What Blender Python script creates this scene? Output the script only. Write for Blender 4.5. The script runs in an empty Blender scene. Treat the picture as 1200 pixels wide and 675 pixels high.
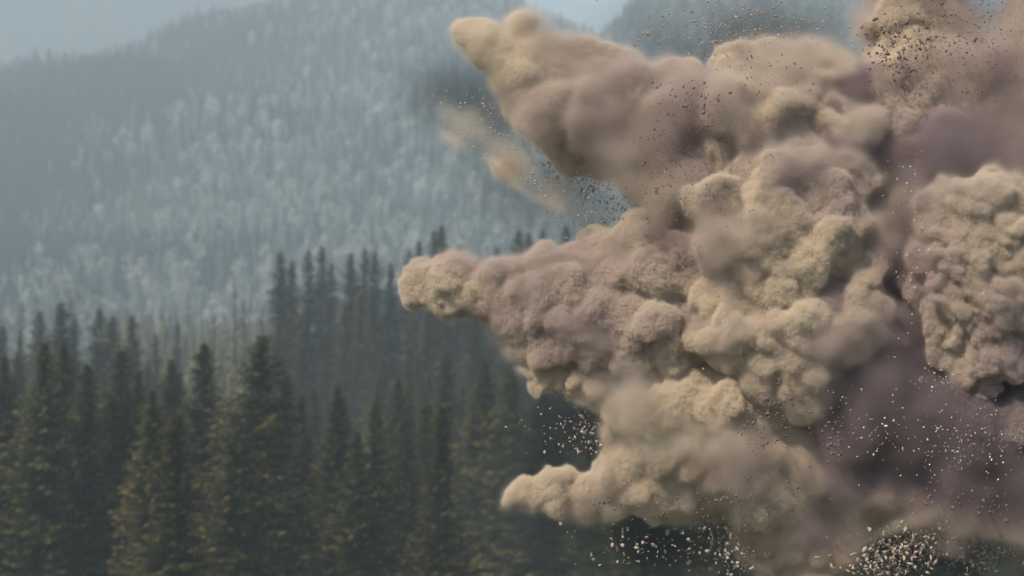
import bpy, math, random, time
_T0 = time.time()
import numpy as np
import openvdb
from mathutils import Vector, Matrix

R = math.radians
SC = bpy.context.scene
COL = SC.collection

# ------------------------------------------------------------------ camera, sky, sun, exposure
CZ = 29.0                       # camera height above the valley floor
FPX = 2239.0                    # focal length in pixels of a 1200 px wide picture
cam_d = bpy.data.cameras.new('camera')
cam_d.lens = 36.0 * FPX / 1200.0
cam_d.sensor_width = 36.0
cam_d.clip_start = 0.5
cam_d.clip_end = 20000.0
cam_d.dof.use_dof = True
cam_d.dof.focus_distance = 19.6
cam_d.dof.aperture_fstop = 1.2
cam = bpy.data.objects.new('camera', cam_d)
cam.location = (0, 0, CZ)
cam.rotation_euler = (R(90), 0, 0)
COL.objects.link(cam)
SC.camera = cam

SUN_EL, SUN_AZ = 50.0, 224.0     # azimuth clockwise from the view direction (+Y): the sun stands high behind the camera's left shoulder
world = bpy.data.worlds.new('World')
SC.world = world
world.use_nodes = True
wn = world.node_tree
sky = wn.nodes.new('ShaderNodeTexSky')
sky.sky_type = 'NISHITA'
sky.sun_disc = False
sky.sun_elevation = R(SUN_EL)
sky.sun_rotation = R(SUN_AZ)
bg = wn.nodes['Background']
bg.inputs['Strength'].default_value = 0.135
wn.links.new(sky.outputs['Color'], bg.inputs['Color'])

sun_d = bpy.data.lights.new('sun', 'SUN')
sun_d.energy = 3.5
sun_d.angle = R(0.5)
sun_d.color = (1.0, 0.9, 0.76)
sun = bpy.data.objects.new('sun', sun_d)
COL.objects.link(sun)
sdir = Vector((math.sin(R(SUN_AZ)) * math.cos(R(SUN_EL)), math.cos(R(SUN_AZ)) * math.cos(R(SUN_EL)), math.sin(R(SUN_EL))))
sun.rotation_euler = sdir.to_track_quat('Z', 'Y').to_euler()
sun.location = (60, 20, 90)

SC.view_settings.view_transform = 'Standard'
SC.view_settings.look = 'None'
SC.view_settings.exposure = 0.62
SC.view_settings.gamma = 1.0
SC.render.engine = 'CYCLES'
cy = SC.cycles
cy.use_denoising = True
cy.use_adaptive_sampling = True
cy.adaptive_threshold = 0.02
cy.max_bounces = 10
cy.diffuse_bounces = 3
cy.transmission_bounces = 3
cy.transparent_max_bounces = 8
cy.volume_bounces = 6
cy.volume_step_rate = 1.5
cy.volume_max_steps = 512
cy.sample_clamp_indirect = 4.0

rng = np.random.default_rng(7)

# ------------------------------------------------------------------ helpers
def tag(o, label=None, cat=None, group=None, kind=None):
    for k, v in (('label', label), ('category', cat), ('group', group), ('kind', kind)):
        if v: o[k] = v
    return o

def mesh_np(name, verts, tris=None, quads=None, smooth=False):
    me = bpy.data.meshes.new(name)
    verts = np.asarray(verts, np.float32)
    me.vertices.add(len(verts)); me.vertices.foreach_set('co', verts.ravel())
    faces = []
    if quads is not None and len(quads): faces.append((np.asarray(quads, np.int32), 4))
    if tris is not None and len(tris): faces.append((np.asarray(tris, np.int32), 3))
    nl = sum(f.size for f, n in faces); nf = sum(len(f) for f, n in faces)
    if nf:
        me.loops.add(nl); me.polygons.add(nf)
        me.loops.foreach_set('vertex_index', np.concatenate([f.ravel() for f, n in faces]))
        st, o0 = [], 0
        for f, n in faces:
            st.append(o0 + np.arange(len(f)) * n); o0 += f.size
        me.polygons.foreach_set('loop_start', np.concatenate(st).astype(np.int32))
        me.update(calc_edges=True)
        me.polygons.foreach_set('use_smooth', np.full(nf, smooth, dtype=bool))
    return me

def add(name, me, mat=None, parent=None):
    o = bpy.data.objects.new(name, me)
    COL.objects.link(o)
    if mat is not None and len(me.materials) == 0: me.materials.append(mat)
    if parent is not None: o.parent = parent
    return o

def empty(name, loc):
    o = bpy.data.objects.new(name, None)
    o.location = loc; o.empty_display_size = 0.5
    COL.objects.link(o)
    return o

class NT:
    """tiny node-tree writer"""
    def __init__(self, name):
        self.m = bpy.data.materials.new(name); self.m.use_nodes = True
        self.t = self.m.node_tree; self.t.nodes.clear()
        self.out = self.n('ShaderNodeOutputMaterial')
    def n(self, typ, **kw):
        nd = self.t.nodes.new(typ)
        for k, v in kw.items(): setattr(nd, k, v)
        return nd
    def l(self, a, b): self.t.links.new(a, b)
    def noise(self, vec, scale, detail=4, rough=.55, dist=0):
        n = self.n('ShaderNodeTexNoise'); n.inputs['Scale'].default_value = scale
        n.inputs['Detail'].default_value = detail; n.inputs['Roughness'].default_value = rough
        n.inputs['Distortion'].default_value = dist
        if vec is not None: self.l(vec, n.inputs['Vector'])
        return n.outputs['Fac']
    def ramp(self, fac, stops):
        r = self.n('ShaderNodeValToRGB'); e = r.color_ramp.elements
        while len(e) < len(stops): e.new(0.5)
        for i, (p, c) in enumerate(stops):
            e[i].position = p; e[i].color = (*c, 1) if len(c) == 3 else c
        self.l(fac, r.inputs['Fac']); return r.outputs['Color']
    def mixc(self, fac, a, b, mode='MIX'):
        m = self.n('ShaderNodeMix', data_type='RGBA', blend_type=mode)
        for s, v in ((0, fac), (6, a), (7, b)):
            if hasattr(v, 'is_linked'): self.l(v, m.inputs[s])
            elif isinstance(v, (int, float)): m.inputs[s].default_value = v
            else: m.inputs[s].default_value = (*v, 1)
        return m.outputs[2]
    def math(self, op, a, b=None, clamp=False):
        m = self.n('ShaderNodeMath', operation=op, use_clamp=clamp)
        for s, v in ((0, a), (1, b)):
            if v is None: continue
            if hasattr(v, 'is_linked'): self.l(v, m.inputs[s])
            else: m.inputs[s].default_value = v
        return m.outputs[0]

# ------------------------------------------------------------------ terrain
def sstep(a, b, x):
    t = np.clip((x - a) / (b - a), 0, 1); return t * t * (3 - 2 * t)

_lat = [np.random.default_rng(100 + i).standard_normal((64, 64)) for i in range(4)]
def vnoise2(x, y, i=0):
    g = _lat[i]
    xi = np.floor(x).astype(int); yi = np.floor(y).astype(int)
    fx = x - xi; fy = y - yi
    fx = fx * fx * (3 - 2 * fx); fy = fy * fy * (3 - 2 * fy)
    a = g[xi % 64, yi % 64]; b = g[(xi + 1) % 64, yi % 64]; c = g[xi % 64, (yi + 1) % 64]; d = g[(xi + 1) % 64, (yi + 1) % 64]
    return (a * (1 - fx) + b * fx) * (1 - fy) + (c * (1 - fx) + d * fx) * fy

RX = np.array([-6000, -1500, -900, -590, -490, -320, -196, -120, -40, 100, 175, 900, 6000.])
RZ = np.array([150, 170, 196, 230, 244, 292, 342, 356, 322, 292, 372, 380, 200.])
def ground_h(x, y):
    x = np.asarray(x, float); y = np.asarray(y, float)
    knoll = sstep(-62, 75, x) * 15 * sstep(215, 300, y) * (1 - sstep(430, 620, y))
    knoll += 3 * sstep(20, -120, -x * 0 + y * 0)            # level
    low = 0.8 * vnoise2(x / 45, y / 45, 0) * sstep(60, 200, y)
    ridge = np.interp(x * (2200 / np.maximum(y, 1500)), RX, RZ)
    # a spur runs down from the summit to the left
    spur_x = -190 - (2200 - y) * 0.28
    t = sstep(760, 2200, y)
    rise = ridge * t ** 0.95
    rise += 38 * np.exp(-((x - spur_x) / 170) ** 2) * sstep(900, 1500, y) * (1 - sstep(1700, 2200, y))
    rise += (14 * vnoise2(x / 170, y / 170, 1) + 6 * vnoise2(x / 60, y / 60, 2)) * sstep(800, 1300, y) * (1 - .8 * sstep(1900, 2300, y))
    back = 1 - sstep(2250, 3000, y) * 0.75
    far = (640 + 50 * vnoise2(x / 600 + 9, y * 0 + 3.3, 3)) * (1 - sstep(-650, 350, x)) * sstep(2600, 3500, y) * (1 - .4 * sstep(3700, 6500, y))
    return knoll - 3 * sstep(20, -120, -x * 0 + y * 0) + low + rise * back + far

def build_ground():
    xs = np.concatenate([np.linspace(-6500, -1300, 40), np.linspace(-1280, 900, 240), np.linspace(930, 6500, 40)])
    ys = np.concatenate([np.linspace(-800, 60, 20), np.linspace(70, 700, 90), np.linspace(710, 2400, 190), np.linspace(2440, 7500, 60)])
    X, Y = np.meshgrid(xs, ys, indexing='ij')
    Z = ground_h(X, Y)
    V = np.stack([X, Y, Z], -1).reshape(-1, 3)
    nx, ny = len(xs), len(ys)
    i = np.arange(nx - 1)[:, None] * ny + np.arange(ny - 1)[None]
    Q = np.stack([i, i + ny, i + ny + 1, i + 1], -1).reshape(-1, 4)
    m = NT('forest_floor')
    g = m.n('ShaderNodeNewGeometry')
    col = m.ramp(m.noise(g.outputs['Position'], .02, 6), [(.3, (.028, .032, .018)), (.55, (.055, .055, .03)), (.75, (.11, .095, .055))])
    p = m.n('ShaderNodeBsdfPrincipled'); m.l(col, p.inputs['Base Color']); p.inputs['Roughness'].default_value = 1
    p.inputs['Specular IOR Level'].default_value = 0.1
    m.l(p.outputs[0], m.out.inputs['Surface'])
    o = add('ground', mesh_np('ground', V, quads=Q, smooth=True), m.m)
    tag(o, kind='structure')
build_ground()

# ------------------------------------------------------------------ conifers
def needle_mat(name, dark, mid, tip, patch=0.0, tint=(.2, .2, .2), bright=(0.75, 1.3)):
    m = NT(name)
    g = m.n('ShaderNodeNewGeometry'); oi = m.n('ShaderNodeObjectInfo')
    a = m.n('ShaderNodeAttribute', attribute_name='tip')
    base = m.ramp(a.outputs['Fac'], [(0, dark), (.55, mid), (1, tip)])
    hs = m.n('ShaderNodeHueSaturation'); m.l(base, hs.inputs['Color'])
    mr = m.n('ShaderNodeMapRange'); m.l(oi.outputs['Random'], mr.inputs[0]); mr.inputs[3].default_value = bright[0]; mr.inputs[4].default_value = bright[1]
    m.l(mr.outputs[0], hs.inputs['Value'])
    mh = m.n('ShaderNodeMapRange'); m.l(m.math('FRACT', m.math('MULTIPLY', oi.outputs['Random'], 17.3)), mh.inputs[0]); mh.inputs[3].default_value = .488; mh.inputs[4].default_value = .53
    m.l(mh.outputs[0], hs.inputs['Hue'])
    c = hs.outputs['Color']
    if patch:
        f = m.noise(g.outputs['Position'], .006, 5, .65)
        f = m.math('MULTIPLY', m.ramp(f, [(.46, (0, 0, 0)), (.62, (1, 1, 1))]), m.math('GREATER_THAN', m.math('FRACT', m.math('MULTIPLY', oi.outputs['Random'], 5.7)), 1 - patch))
        c = m.mixc(f, c, tint)
    d = m.n('ShaderNodeBsdfDiffuse'); t = m.n('ShaderNodeBsdfTranslucent'); mx = m.n('ShaderNodeMixShader'); mx.inputs[0].default_value = .3
    m.l(c, d.inputs['Color']); m.l(c, t.inputs['Color']); m.l(d.outputs[0], mx.inputs[1]); m.l(t.outputs[0], mx.inputs[2])
    m.l(mx.outputs[0], m.out.inputs['Surface'])
    return m.m

NEEDLE = needle_mat('spruce_needles', (.014, .020, .011), (.036, .039, .016), (.32, .235, .085))  # golden tips: lighter young growth plus sunlit highlights painted into the colour
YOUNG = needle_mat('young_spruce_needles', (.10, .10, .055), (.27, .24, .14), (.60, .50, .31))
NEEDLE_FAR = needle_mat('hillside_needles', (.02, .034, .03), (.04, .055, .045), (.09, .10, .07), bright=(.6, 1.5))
NEEDLE_PALE_LIT = needle_mat('pale_lit_hillside_leaves', (.17, .19, .16), (.30, .32, .28), (.46, .46, .41), bright=(.8, 1.25))  # pale broadleaf tone, also used for the painted sunlit spruces
def bark_mat():
    m = NT('spruce_bark'); tc = m.n('ShaderNodeTexCoord')
    c = m.ramp(m.noise(tc.outputs['Object'], 3, 5), [(.3, (.035, .026, .02)), (.7, (.12, .095, .075))])
    p = m.n('ShaderNodeBsdfPrincipled'); m.l(c, p.inputs['Base Color']); p.inputs['Roughness'].default_value = .95
    m.l(p.outputs[0], m.out.inputs['Surface']); return m.m
BARK = bark_mat()

def trunk_mesh(H, seed, r0=None, sides=7, name='trunk'):
    r = np.random.default_rng(seed); r0 = r0 or H * .012
    n = 8; zs = np.linspace(-.6, H * .985, n); V = []
    off = np.cumsum(r.normal(0, H * .0015, (n, 2)), 0); off[0] = 0
    for k in range(n):
        rad = max(r0 * (1 - zs[k] / H) ** .9 if zs[k] > 0 else r0 * 1.25, .012)
        a = np.arange(sides) * 2 * np.pi / sides
        V.append(np.stack([off[k, 0] + rad * np.cos(a), off[k, 1] + rad * np.sin(a), np.full(sides, zs[k])], -1))
    V = np.concatenate(V); Q = []
    for k in range(n - 1):
        for s in range(sides):
            Q.append((k * sides + s, k * sides + (s + 1) % sides, (k + 1) * sides + (s + 1) % sides, (k + 1) * sides + s))
    return mesh_np(name, V, quads=Q, smooth=True)

def crown_mesh(H, Rad, seed, step=.36, nb=6, stations=8, z0=.06, ragged=.3, power=.8, sprig=.42, name='crown', gap=.1):
    r = np.random.default_rng(seed)
    V, T, A = [], [], []
    side_gap = r.uniform(0, 2 * np.pi); z = z0 * H
    lean = r.normal(0, .004, 2)
    while z < H * .985:
        f = (z - z0 * H) / (H - z0 * H)
        env = Rad * (1 - f) ** power * min(1, .35 + (1 - f) * 9) * (1 + .16 * math.sin(z * 1.7 + seed) + .12 * math.sin(z * .63 + seed * 2)) + .12
        if f < .12: env *= .75 + 2 * f
        k = nb if f < .8 else max(4, nb - 2)
        a0 = r.uniform(0, 6.28)
        for b in range(k):
            if r.random() < gap: continue
            az = a0 + b * 2 * math.pi / k + r.normal(0, .25)
            L = env * r.uniform(1 - ragged, 1 + ragged * .55)
            if r.random() < .06: L *= 1.3
            pitch = math.radians(np.interp(f, [0, .45, .85, 1], [-24, -12, 14, 48]) + r.normal(0, 7))
            curl = np.interp(f, [0, .6, 1], [.16, .10, 0]) * L
            dx, dy = math.cos(az), math.sin(az)
            ns = max(3, int(stations * (.4 + .6 * L / Rad)))
            for s in range(ns):
                u = (s + .35) / ns
                px = L * u; pz = z + math.sin(pitch) * px - curl * math.sin(u * 3.1) * .5 + curl * u * u * .7
                px *= math.cos(pitch)
                w = sprig * (1.15 - .55 * u) * (.22 + .78 * (L / Rad) ** .8) * r.uniform(.7, 1.35)
                c = np.array([dx * px, dy * px, pz])
                for sd in (-1, 1):
                    ang = az + sd * r.uniform(.5, 1.25)
                    tip = c + np.array([math.cos(ang) * w * 1.9, math.sin(ang) * w * 1.9, -w * r.uniform(.15, .8)])
                    wd = np.array([-math.sin(ang), math.cos(ang), 0]) * w * .34
                    up = np.array([0, 0, w * r.uniform(.05, .35)])
                    i = len(V); V += [c - wd + up * .4, c + wd - up, tip]; T.append((i, i + 1, i + 2))
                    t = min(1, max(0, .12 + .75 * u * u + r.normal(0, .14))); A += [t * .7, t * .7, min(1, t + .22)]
                if r.random() < .75:                     # hanging sprays
                    q = c + np.array([dx * w * r.uniform(.2, .9), dy * w * r.uniform(.2, .9), -w * r.uniform(.8, 1.6)])
                    wd = np.array([-dy, dx, 0]) * w * .4
                    i = len(V); V += [c - wd, c + wd, q]; T.append((i, i + 1, i + 2))
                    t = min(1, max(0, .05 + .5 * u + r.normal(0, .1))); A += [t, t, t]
        z += step * (1 - .45 * f) * r.uniform(.8, 1.2)
    i = len(V); V += [np.array([-.06, 0, H * .95]), np.array([.06, .03, H * .95]), np.array([0, 0, H * 1.02])]; T.append((i, i + 1, i + 2)); A += [.5] * 3
    V = np.array(V); V[:, 0] += lean[0] * V[:, 2]; V[:, 1] += lean[1] * V[:, 2]
    me = mesh_np(name, V, tris=T)
    at = me.attributes.new('tip', 'FLOAT', 'POINT'); at.data.foreach_set('value', np.array(A, np.float32))
    return me

# each kind: (crown, trunk) meshes at H = 25 m or so, drawn once, shared by every tree of the kind
KINDS = {}
def kind(nm, H, Rad, seed, mat=None, **kw):
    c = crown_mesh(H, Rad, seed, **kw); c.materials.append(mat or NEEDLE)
    t = trunk_mesh(H, seed); t.materials.append(BARK)
    KINDS[nm] = (H, c, t)
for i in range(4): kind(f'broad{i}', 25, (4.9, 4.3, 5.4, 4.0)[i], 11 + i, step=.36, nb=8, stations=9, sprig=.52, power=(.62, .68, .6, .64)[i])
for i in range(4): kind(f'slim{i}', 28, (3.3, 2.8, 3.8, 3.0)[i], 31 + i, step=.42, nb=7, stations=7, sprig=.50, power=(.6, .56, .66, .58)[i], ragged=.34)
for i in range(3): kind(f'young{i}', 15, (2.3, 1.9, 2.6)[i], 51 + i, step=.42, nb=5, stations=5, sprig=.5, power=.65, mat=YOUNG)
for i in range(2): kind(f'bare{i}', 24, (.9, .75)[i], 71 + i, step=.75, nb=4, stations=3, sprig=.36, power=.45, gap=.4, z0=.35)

def tree(kd, x, y, H, label, group, rz=None, wide=1.0, name='spruce_tree'):
    H0, c, t = KINDS[kd]
    o = empty(name, (x, y, float(ground_h(x, y)) - .1))
    s = H / H0
    o.scale = (s * wide, s * wide, s)
    o.rotation_euler = (0, 0, rng.uniform(0, 6.28) if rz is None else rz)
    tag(o, label, 'tree', group)
    add('trunk', t, None, o); add('crown', c, None, o)
    return o

def at_px(px, y): return (px - 600) / FPX * y
def top_to_H(py, x, y): return CZ + (337.5 - py) / FPX * y - float(ground_h(x, y))

def tree_px(kd, px, py, y, label, group, wide=1.0, **kw):
    x = at_px(px, y)
    return tree(kd, x, y, max(3, top_to_H(py, x, y)), label, group, wide=wide, **kw)

FG = 'spruces of the dark front rows'
named = [
 ('broad2', 300, 386, 128, 1.12, 'broadest dark spruce of the front row, just left of the tall shaded group'),
 ('broad1', 237, 396, 140, 1.0, 'olive spruce of the front row next left of the broadest dark spruce'),
 ('broad3', 203, 416, 146, 1.0, 'lower blunt spruce between two taller olive spruces of the front row'),
 ('broad0', 143, 404, 138, 1.0, 'olive tipped front spruce below the gap left of the pale young trees'),
 ('broad3', 160, 430, 150, .9, 'small dark spruce tucked against the right side of an olive tipped front spruce'),
 ('broad1', 100, 420, 134, .8, 'narrow dark front spruce third from the left edge of the wood'),
 ('broad2', 78, 398, 142, .85, 'yellow flecked front spruce behind the two darkest narrow ones on the left'),
 ('broad0', 50, 394, 130, .8, 'darkest narrow front spruce near the left edge of the wood'),
 ('broad3', 8, 412, 136, .9, 'dark front spruce cut by the left edge of the view'),
 ('broad1', 337, 434, 148, .85, 'golden lit spruce leaning on the right flank of the broadest dark spruce'),
 ('broad3', 393, 446, 140, .85, 'slender front spruce with a rusty lit right side beneath the tall shaded group'),
 ('broad0', 441, 466, 134, .85, 'short olive spruce in front of the shaded slope left of the dust'),
 ('broad2', 468, 438, 158, .8, 'yellowish front spruce between the short olive one and a pointed one'),
 ('broad1', 523, 409, 168, .85, 'pointed grey green spruce right below the tip of the middle dust plume'),
 ('broad3', 567, 418, 150, .9, 'bushy dark spruce between the pointed grey green one and the dust cloud'),
 ('broad0', 600, 430, 140, 1.0, 'black green spruce half hidden where the dust cloud starts above the lowest plume'),
 ('broad2', 640, 452, 130, 1.0, 'dim spruce seen through crumbs between the middle and lowest plumes'),
]
for kd, px, py, y, w, lab in named: tree_px(kd, px, py, y, lab, FG, wide=w * 1.12)

def scatter(n, fn, tries=8000, sep=5.0):
    pts = []
    for _ in range(tries):
        if len(pts) >= n: break
        p = fn()
        if all((p[0] - q[0]) ** 2 + (p[1] - q[1]) ** 2 > sep * sep for q in pts): pts.append(p)
    return pts

# rows that fill the wood between and behind the named ones
def where(px, table):
    for lim, txt in table:
        if px < lim: return txt
    return table[-1][1]
FRONT = [(70, 'at the left edge of the wood'), (160, 'left of the olive tipped spruce'), (270, 'left of the broadest dark spruce'), (380, 'around the broadest dark spruce'),
         (480, 'below the shaded slope'), (600, 'below the middle dust plume'), (800, 'under the lower dust plume'), (5000, 'beneath the dust at the lower right')]
KNOLL = [(370, 'under the leftmost tall tops'), (450, 'under the three close tops'), (540, 'under the twin spires'), (660, 'behind the middle dust plume'), (5000, 'hidden largely by the dust cloud')]
BETW = [(100, 'below the highest hazy spruce'), (220, 'below the end of the hazy group'), (340, 'left of the knoll'), (5000, 'at the foot of the knoll')]
YNG = [(180, 'beside the hazy left group'), (240, 'below the lone thin hazy spruce'), (290, 'below the bare spires'), (5000, 'against the foot of the tall shaded group')]
def f1():
    y = rng.uniform(104, 205); px = rng.uniform(-90, 1290); return (at_px(px, y), y)
for i, (x, y) in enumerate(scatter(62, f1, sep=5.4)):
    px = 600 + x / y * FPX
    py = np.interp(px, [0, 250, 420, 600, 1200], [455, 450, 478, 468, 500]) + rng.uniform(-10, 42) - (y - 104) * .12
    tree(f'broad{i % 4}', x, y, max(8, top_to_H(py, x, y)), 'dark spruce filling the shaded front wood ' + where(px, FRONT), 'front wood ' + where(px, FRONT), wide=rng.uniform(.85, 1.15))

MIDL = 'grey violet spruces behind the front rows on the left'
for kd, px, py, y, w, lab in [
 ('slim2', 2, 378, 262, 1.1, 'hazy spruce top at the left edge behind the dark front row'),
 ('slim0', 47, 361, 255, 1.25, 'rounded hazy spruce top left of the highest hazy one'),
 ('slim1', 73, 350, 250, 1.3, 'highest hazy grey violet spruce on the left with a fine pointed top'),
 ('slim2', 88, 368, 258, 1.0, 'hazy spruce leaning on the right side of the highest hazy one'),
 ('slim3', 115, 358, 256, 1.25, 'hazy spruce with a full rounded top midway along the left group'),
 ('slim0', 133, 367, 262, 1.15, 'blunt hazy spruce just right of the full rounded one'),
 ('slim1', 156, 365, 250, 1.1, 'dark pointed hazy spruce that ends the left group'),
 ('slim2', 182, 386, 290, .9, 'low hazy spruce right of the left group'),
 ('slim3', 207, 373, 320, .7, 'thin lone hazy spruce over the pale young trees'),
 ('slim1', 24, 384, 275, 1.0, 'low hazy spruce in the notch beside the left edge'),
]: tree_px(kd, px, py, y, lab, MIDL, wide=w * 1.3)
for px, py, y, lab in [(250, 364, 330, 'bare stemmed thin spire left of a pair of bare spires'), (275, 335, 345, 'tallest bare thin spire against the misty slope'),
                       (286, 352, 340, 'thin bare spire close beside the tallest bare one'), (308, 356, 335, 'last thin bare spire left of the tall shaded spruces')]:
    tree_px('bare0' if px % 2 else 'bare1', px, py, y, lab, 'bare thin spires over the young trees', wide=.9, name='bare_spruce')

TALL = 'tall shaded spruces on the knoll'
for kd, px, py, y, w, lab in [
 ('slim0', 328, 291, 292, .95, 'leftmost tall shaded spruce on the knoll with a needle thin top'),
 ('slim1', 341, 301, 300, .9, 'slightly lower tall spruce second from the left on the knoll'),
 ('slim2', 362, 288, 286, .9, 'tall knoll spruce whose right side is lit golden down its whole height'),
 ('slim1', 377, 284, 318, .85, 'paler tall spruce standing behind the golden sided one'),
 ('slim3', 389, 304, 305, .8, 'lower thin spruce right of the paler one on the knoll'),
 ('slim0', 412, 293, 298, 1.0, 'left one of three tops standing shoulder to shoulder on the knoll'),
 ('slim2', 427, 287, 304, .95, 'middle and highest of three tops standing shoulder to shoulder on the knoll'),
 ('slim3', 438, 291, 296, .9, 'right one of three tops standing shoulder to shoulder on the knoll'),
 ('slim1', 457, 304, 300, .85, 'thin dark spruce alone in the dip before the middle plume'),
 ('slim2', 480, 289, 302, 1.0, 'dark knoll spruce right above the blunt tip of the middle plume'),
 ('slim0', 492, 279, 296, .85, 'pointed knoll spruce second above the middle plume'),
 ('slim1', 510, 266, 300, .9, 'left one of two twin spires above the middle plume'),
 ('slim3', 520, 259, 294, .9, 'right and taller one of two twin spires above the middle plume'),
 ('slim2', 538, 283, 306, .9, 'low knoll spruce in the dip right of the twin spires'),
 ('slim0', 583, 287, 300, .9, 'low knoll spruce just above the waist of the middle plume'),
 ('slim3', 607, 266, 296, 1.1, 'full knoll spruce left of two close tops above the middle plume'),
 ('slim1', 620, 268, 300, .9, 'first of two close tops above the middle plume'),
 ('slim2', 636, 265, 298, .9, 'second of two close tops above the middle plume'),
 ('slim0', 662, 262, 292, 1.1, 'knoll spruce seen through the crumbs beside the hump of the middle plume'),
 ('slim3', 686, 256, 296, 1.1, 'knoll spruce seen through crumbs between the middle and upper plumes'),
 ('slim1', 706, 251, 300, 1.1, 'last knoll spruce in view before the dust cloud'),
 ('slim2', 422, 338, 278, .75, 'brownish lit spruce before the three close tops on the knoll'),
 ('slim1', 436, 343, 274, .7, 'smaller brownish lit spruce right of another before the three close tops'),
 ('slim3', 405, 352, 280, .7, 'small lit spruce left of two brownish ones on the knoll front'),
]: tree_px(kd, px, py, y, lab, TALL, wide=w * 1.3)
def f2():
    y = rng.uniform(225, 335); px = rng.uniform(322, 1240)
    return (at_px(px, y), y)
for i, (x, y) in enumerate(scatter(104, f2, sep=4.0)):
    px = 600 + x / y * FPX
    py = np.interp(px, [320, 460, 520, 620, 720, 1200], [350, 322, 300, 292, 280, 278]) + rng.uniform(0, 60) + max(0, (300 - y)) * .9
    tree(f'slim{i % 4}', x, y, max(9, top_to_H(py, x, y)), 'dark violet spruce massed on the knoll ' + where(px, KNOLL), 'knoll spruces ' + where(px, KNOLL), wide=rng.uniform(1.1, 1.4))
def f3():
    y = rng.uniform(205, 262); px = rng.uniform(-60, 560); return (at_px(px, y), y)
for i, (x, y) in enumerate(scatter(34, f3, sep=4.6)):
    px = 600 + x / y * FPX
    py = np.interp(px, [0, 160, 200, 320, 560], [408, 408, 440, 440, 425]) + rng.uniform(0, 36)
    tree(f'slim{i % 4}', x, y, max(7, top_to_H(py, x, y)), 'greyish mid distance spruce behind the front wood ' + where(px, BETW), 'mid distance spruces ' + where(px, BETW), wide=rng.uniform(.9, 1.2))
def f4():
    y = rng.uniform(320, 560); px = rng.uniform(120, 335); return (at_px(px, y), y)
for i, (x, y) in enumerate(scatter(230, f4, sep=3.2)):
    tree(f'young{i % 3}', x, y, rng.uniform(15, 20) * np.interp(y, [300, 600], [.9, 1.15]), 'pale yellowish young spruce on the flat ground ' + where(600 + x / y * FPX, YNG), 'young spruces ' + where(600 + x / y * FPX, YNG), wide=rng.uniform(.75, 1.1), name='young_spruce')

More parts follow.
